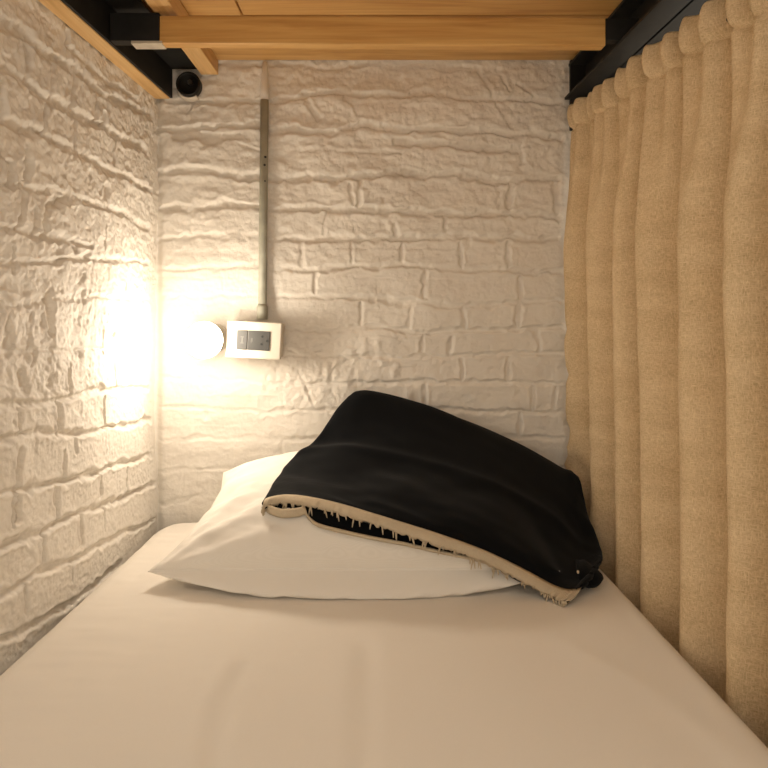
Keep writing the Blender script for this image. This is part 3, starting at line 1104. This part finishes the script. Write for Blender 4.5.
for (hx, hy) in ((265.3, 157), (264.6, 165), (265.0, 181)):
    bm = bmesh.new()
    p_ = pt(hx, hy, 1.4275)
    tube(bm, [P(p_[0], 1.4262, p_[2]), P(p_[0], 1.4290, p_[2])], .0026 if hy < 170 else .0018, 10)
    from_bm('pipe_hole', bm, M_DARK, con)  # dark disc drawn as a small hole in the pipe

# ------------------------------------------------------------------ bulb
BX, BD, BZ = (204 - CX) * 1.345 / F, 1.345, (CY - 340) * 1.345 / F
bulb = empty('light_bulb', P(BX, 1.446, BZ), 'glowing round bulb fixed to the back wall left of the outlet box', 'light bulb')
bm = bmesh.new()
seg = 28
RB, TE = .0385, .42


def bulb_shell(prof):
    bm = bmesh.new()
    rings = []
    for r_, yy in prof:
        rings.append([bm.verts.new(P(BX + r_ * math.cos(k * 2 * math.pi / seg), BD + yy, BZ + r_ * math.sin(k * 2 * math.pi / seg))) for k in range(seg)])
    for r0, r1_ in zip(rings, rings[1:]):
        for k in range(seg):
            bm.faces.new((r0[k], r0[(k + 1) % seg], r1_[(k + 1) % seg], r1_[k]))
    bm.faces.new(rings[0])
    bm.faces.new(rings[-1][::-1])
    return bm


bm.free()
bm = bulb_shell([(.0005, -RB)] + [(RB * math.cos(t), RB * math.sin(t)) for t in np.linspace(-1.35, TE, 14)])
from_bm('bulb_body', bulb_shell([(RB * math.cos(TE) * 1.01, RB * math.sin(TE) + .0003), (RB * .80, RB * .70), (.022, .040), (.0145, .0465)]), M_PLASTIC, bulb)
from_bm('bulb_glass', bm, M_BULB, bulb)
bm = bmesh.new()
tube(bm, [P(BX, BD + .0467, BZ), P(BX, BD + .055, BZ), P(BX, BD + .0555, BZ), P(BX, 1.430, BZ), P(BX, 1.4305, BZ), P(BX, 1.447, BZ)], [.015, .0165, .019, .020, .030, .031], 24)
from_bm('lamp_holder', bm, M_PLASTIC, bulb)

# ------------------------------------------------------------------ black pipe stub under the beam
pc = pt(186.5, 82, 1.415)
pr = empty('pipe_stub', P(pc[0], 1.446, pc[2]), 'short black round pipe end sticking out of the back wall under the beam', 'pipe')
R = .0272
bm = bmesh.new()
prof = [(R * .97, 1.447), (R * .97, 1.436), (R, 1.434), (R, 1.426), (R * .94, 1.424), (R * .84, 1.424), (R * .80, 1.427), (R * .78, 1.434), (.0004, 1.435)]
rings = []
for r_, d_ in prof:
    rings.append([bm.verts.new(P(pc[0] + r_ * math.cos(k * math.pi / 16), d_, pc[2] + r_ * math.sin(k * math.pi / 16))) for k in range(32)])
for r0, r1_ in zip(rings, rings[1:]):
    for k in range(32):
        bm.faces.new((r0[k], r0[(k + 1) % 32], r1_[(k + 1) % 32], r1_[k]))
bm.faces.new(rings[0])
bm.faces.new(rings[-1])
from_bm('pipe_wall', bm, M_STEEL, pr)
bm = bmesh.new()
bc = pt(189, 81, 1.42)
tube(bm, [P(bc[0], 1.4348, bc[2]), P(bc[0], 1.425, bc[2])], .0060, 6)
from_bm('bolt', bm, M_BOLT, pr, smooth=False)
bm = bmesh.new()
ring = []
for r_, d_ in ((R * 1.02, 1.434), (R * 1.06, 1.440), (R * 1.22, 1.449)):
    ring.append([bm.verts.new(P(pc[0] + r_ * math.cos(t), d_, pc[2] + r_ * math.sin(t))) for t in np.linspace(math.radians(165), math.radians(305), 22)])
inner = [bm.verts.new(P(pc[0] + R * .98 * math.cos(t), 1.449, pc[2] + R * .98 * math.sin(t))) for t in np.linspace(math.radians(165), math.radians(305), 22)]
ring.append(inner)
for r0, r1_ in zip(ring, ring[1:] + ring[:1]):
    for k in range(21):
        bm.faces.new((r0[k], r0[k + 1], r1_[k + 1], r1_[k]))
for k in (0, 21):
    bm.faces.new([r_[k] for r_ in ring])
from_bm('plaster_collar', bm, M_PAINT, pr)['label'] = 'white plaster smeared round the pipe'

# ------------------------------------------------------------------ light and camera
w = bpy.data.worlds.new('room_light')
SC.world = w
w.use_nodes = True
bg = w.node_tree.nodes['Background']
bg.inputs['Color'].default_value = (1.0, .90, .755, 1)
bg.inputs['Strength'].default_value = .88

cam = bpy.data.cameras.new('camera')
cam.sensor_width = 36
cam.lens = F / 768 * 36
cam.shift_x = (384 - CX) / 768
cam.shift_y = -(384 - CY) / 768
cam.clip_start = .01
co = bpy.data.objects.new('camera', cam)
co.location = EYE
co.rotation_euler = (math.pi / 2, 0, 0)
COL.objects.link(co)
SC.camera = co

SC.view_settings.view_transform = 'Standard'
SC.view_settings.look = 'None'
SC.view_settings.gamma = 1
SC.view_settings.use_curve_mapping = False
SC.view_settings.exposure = 0.66
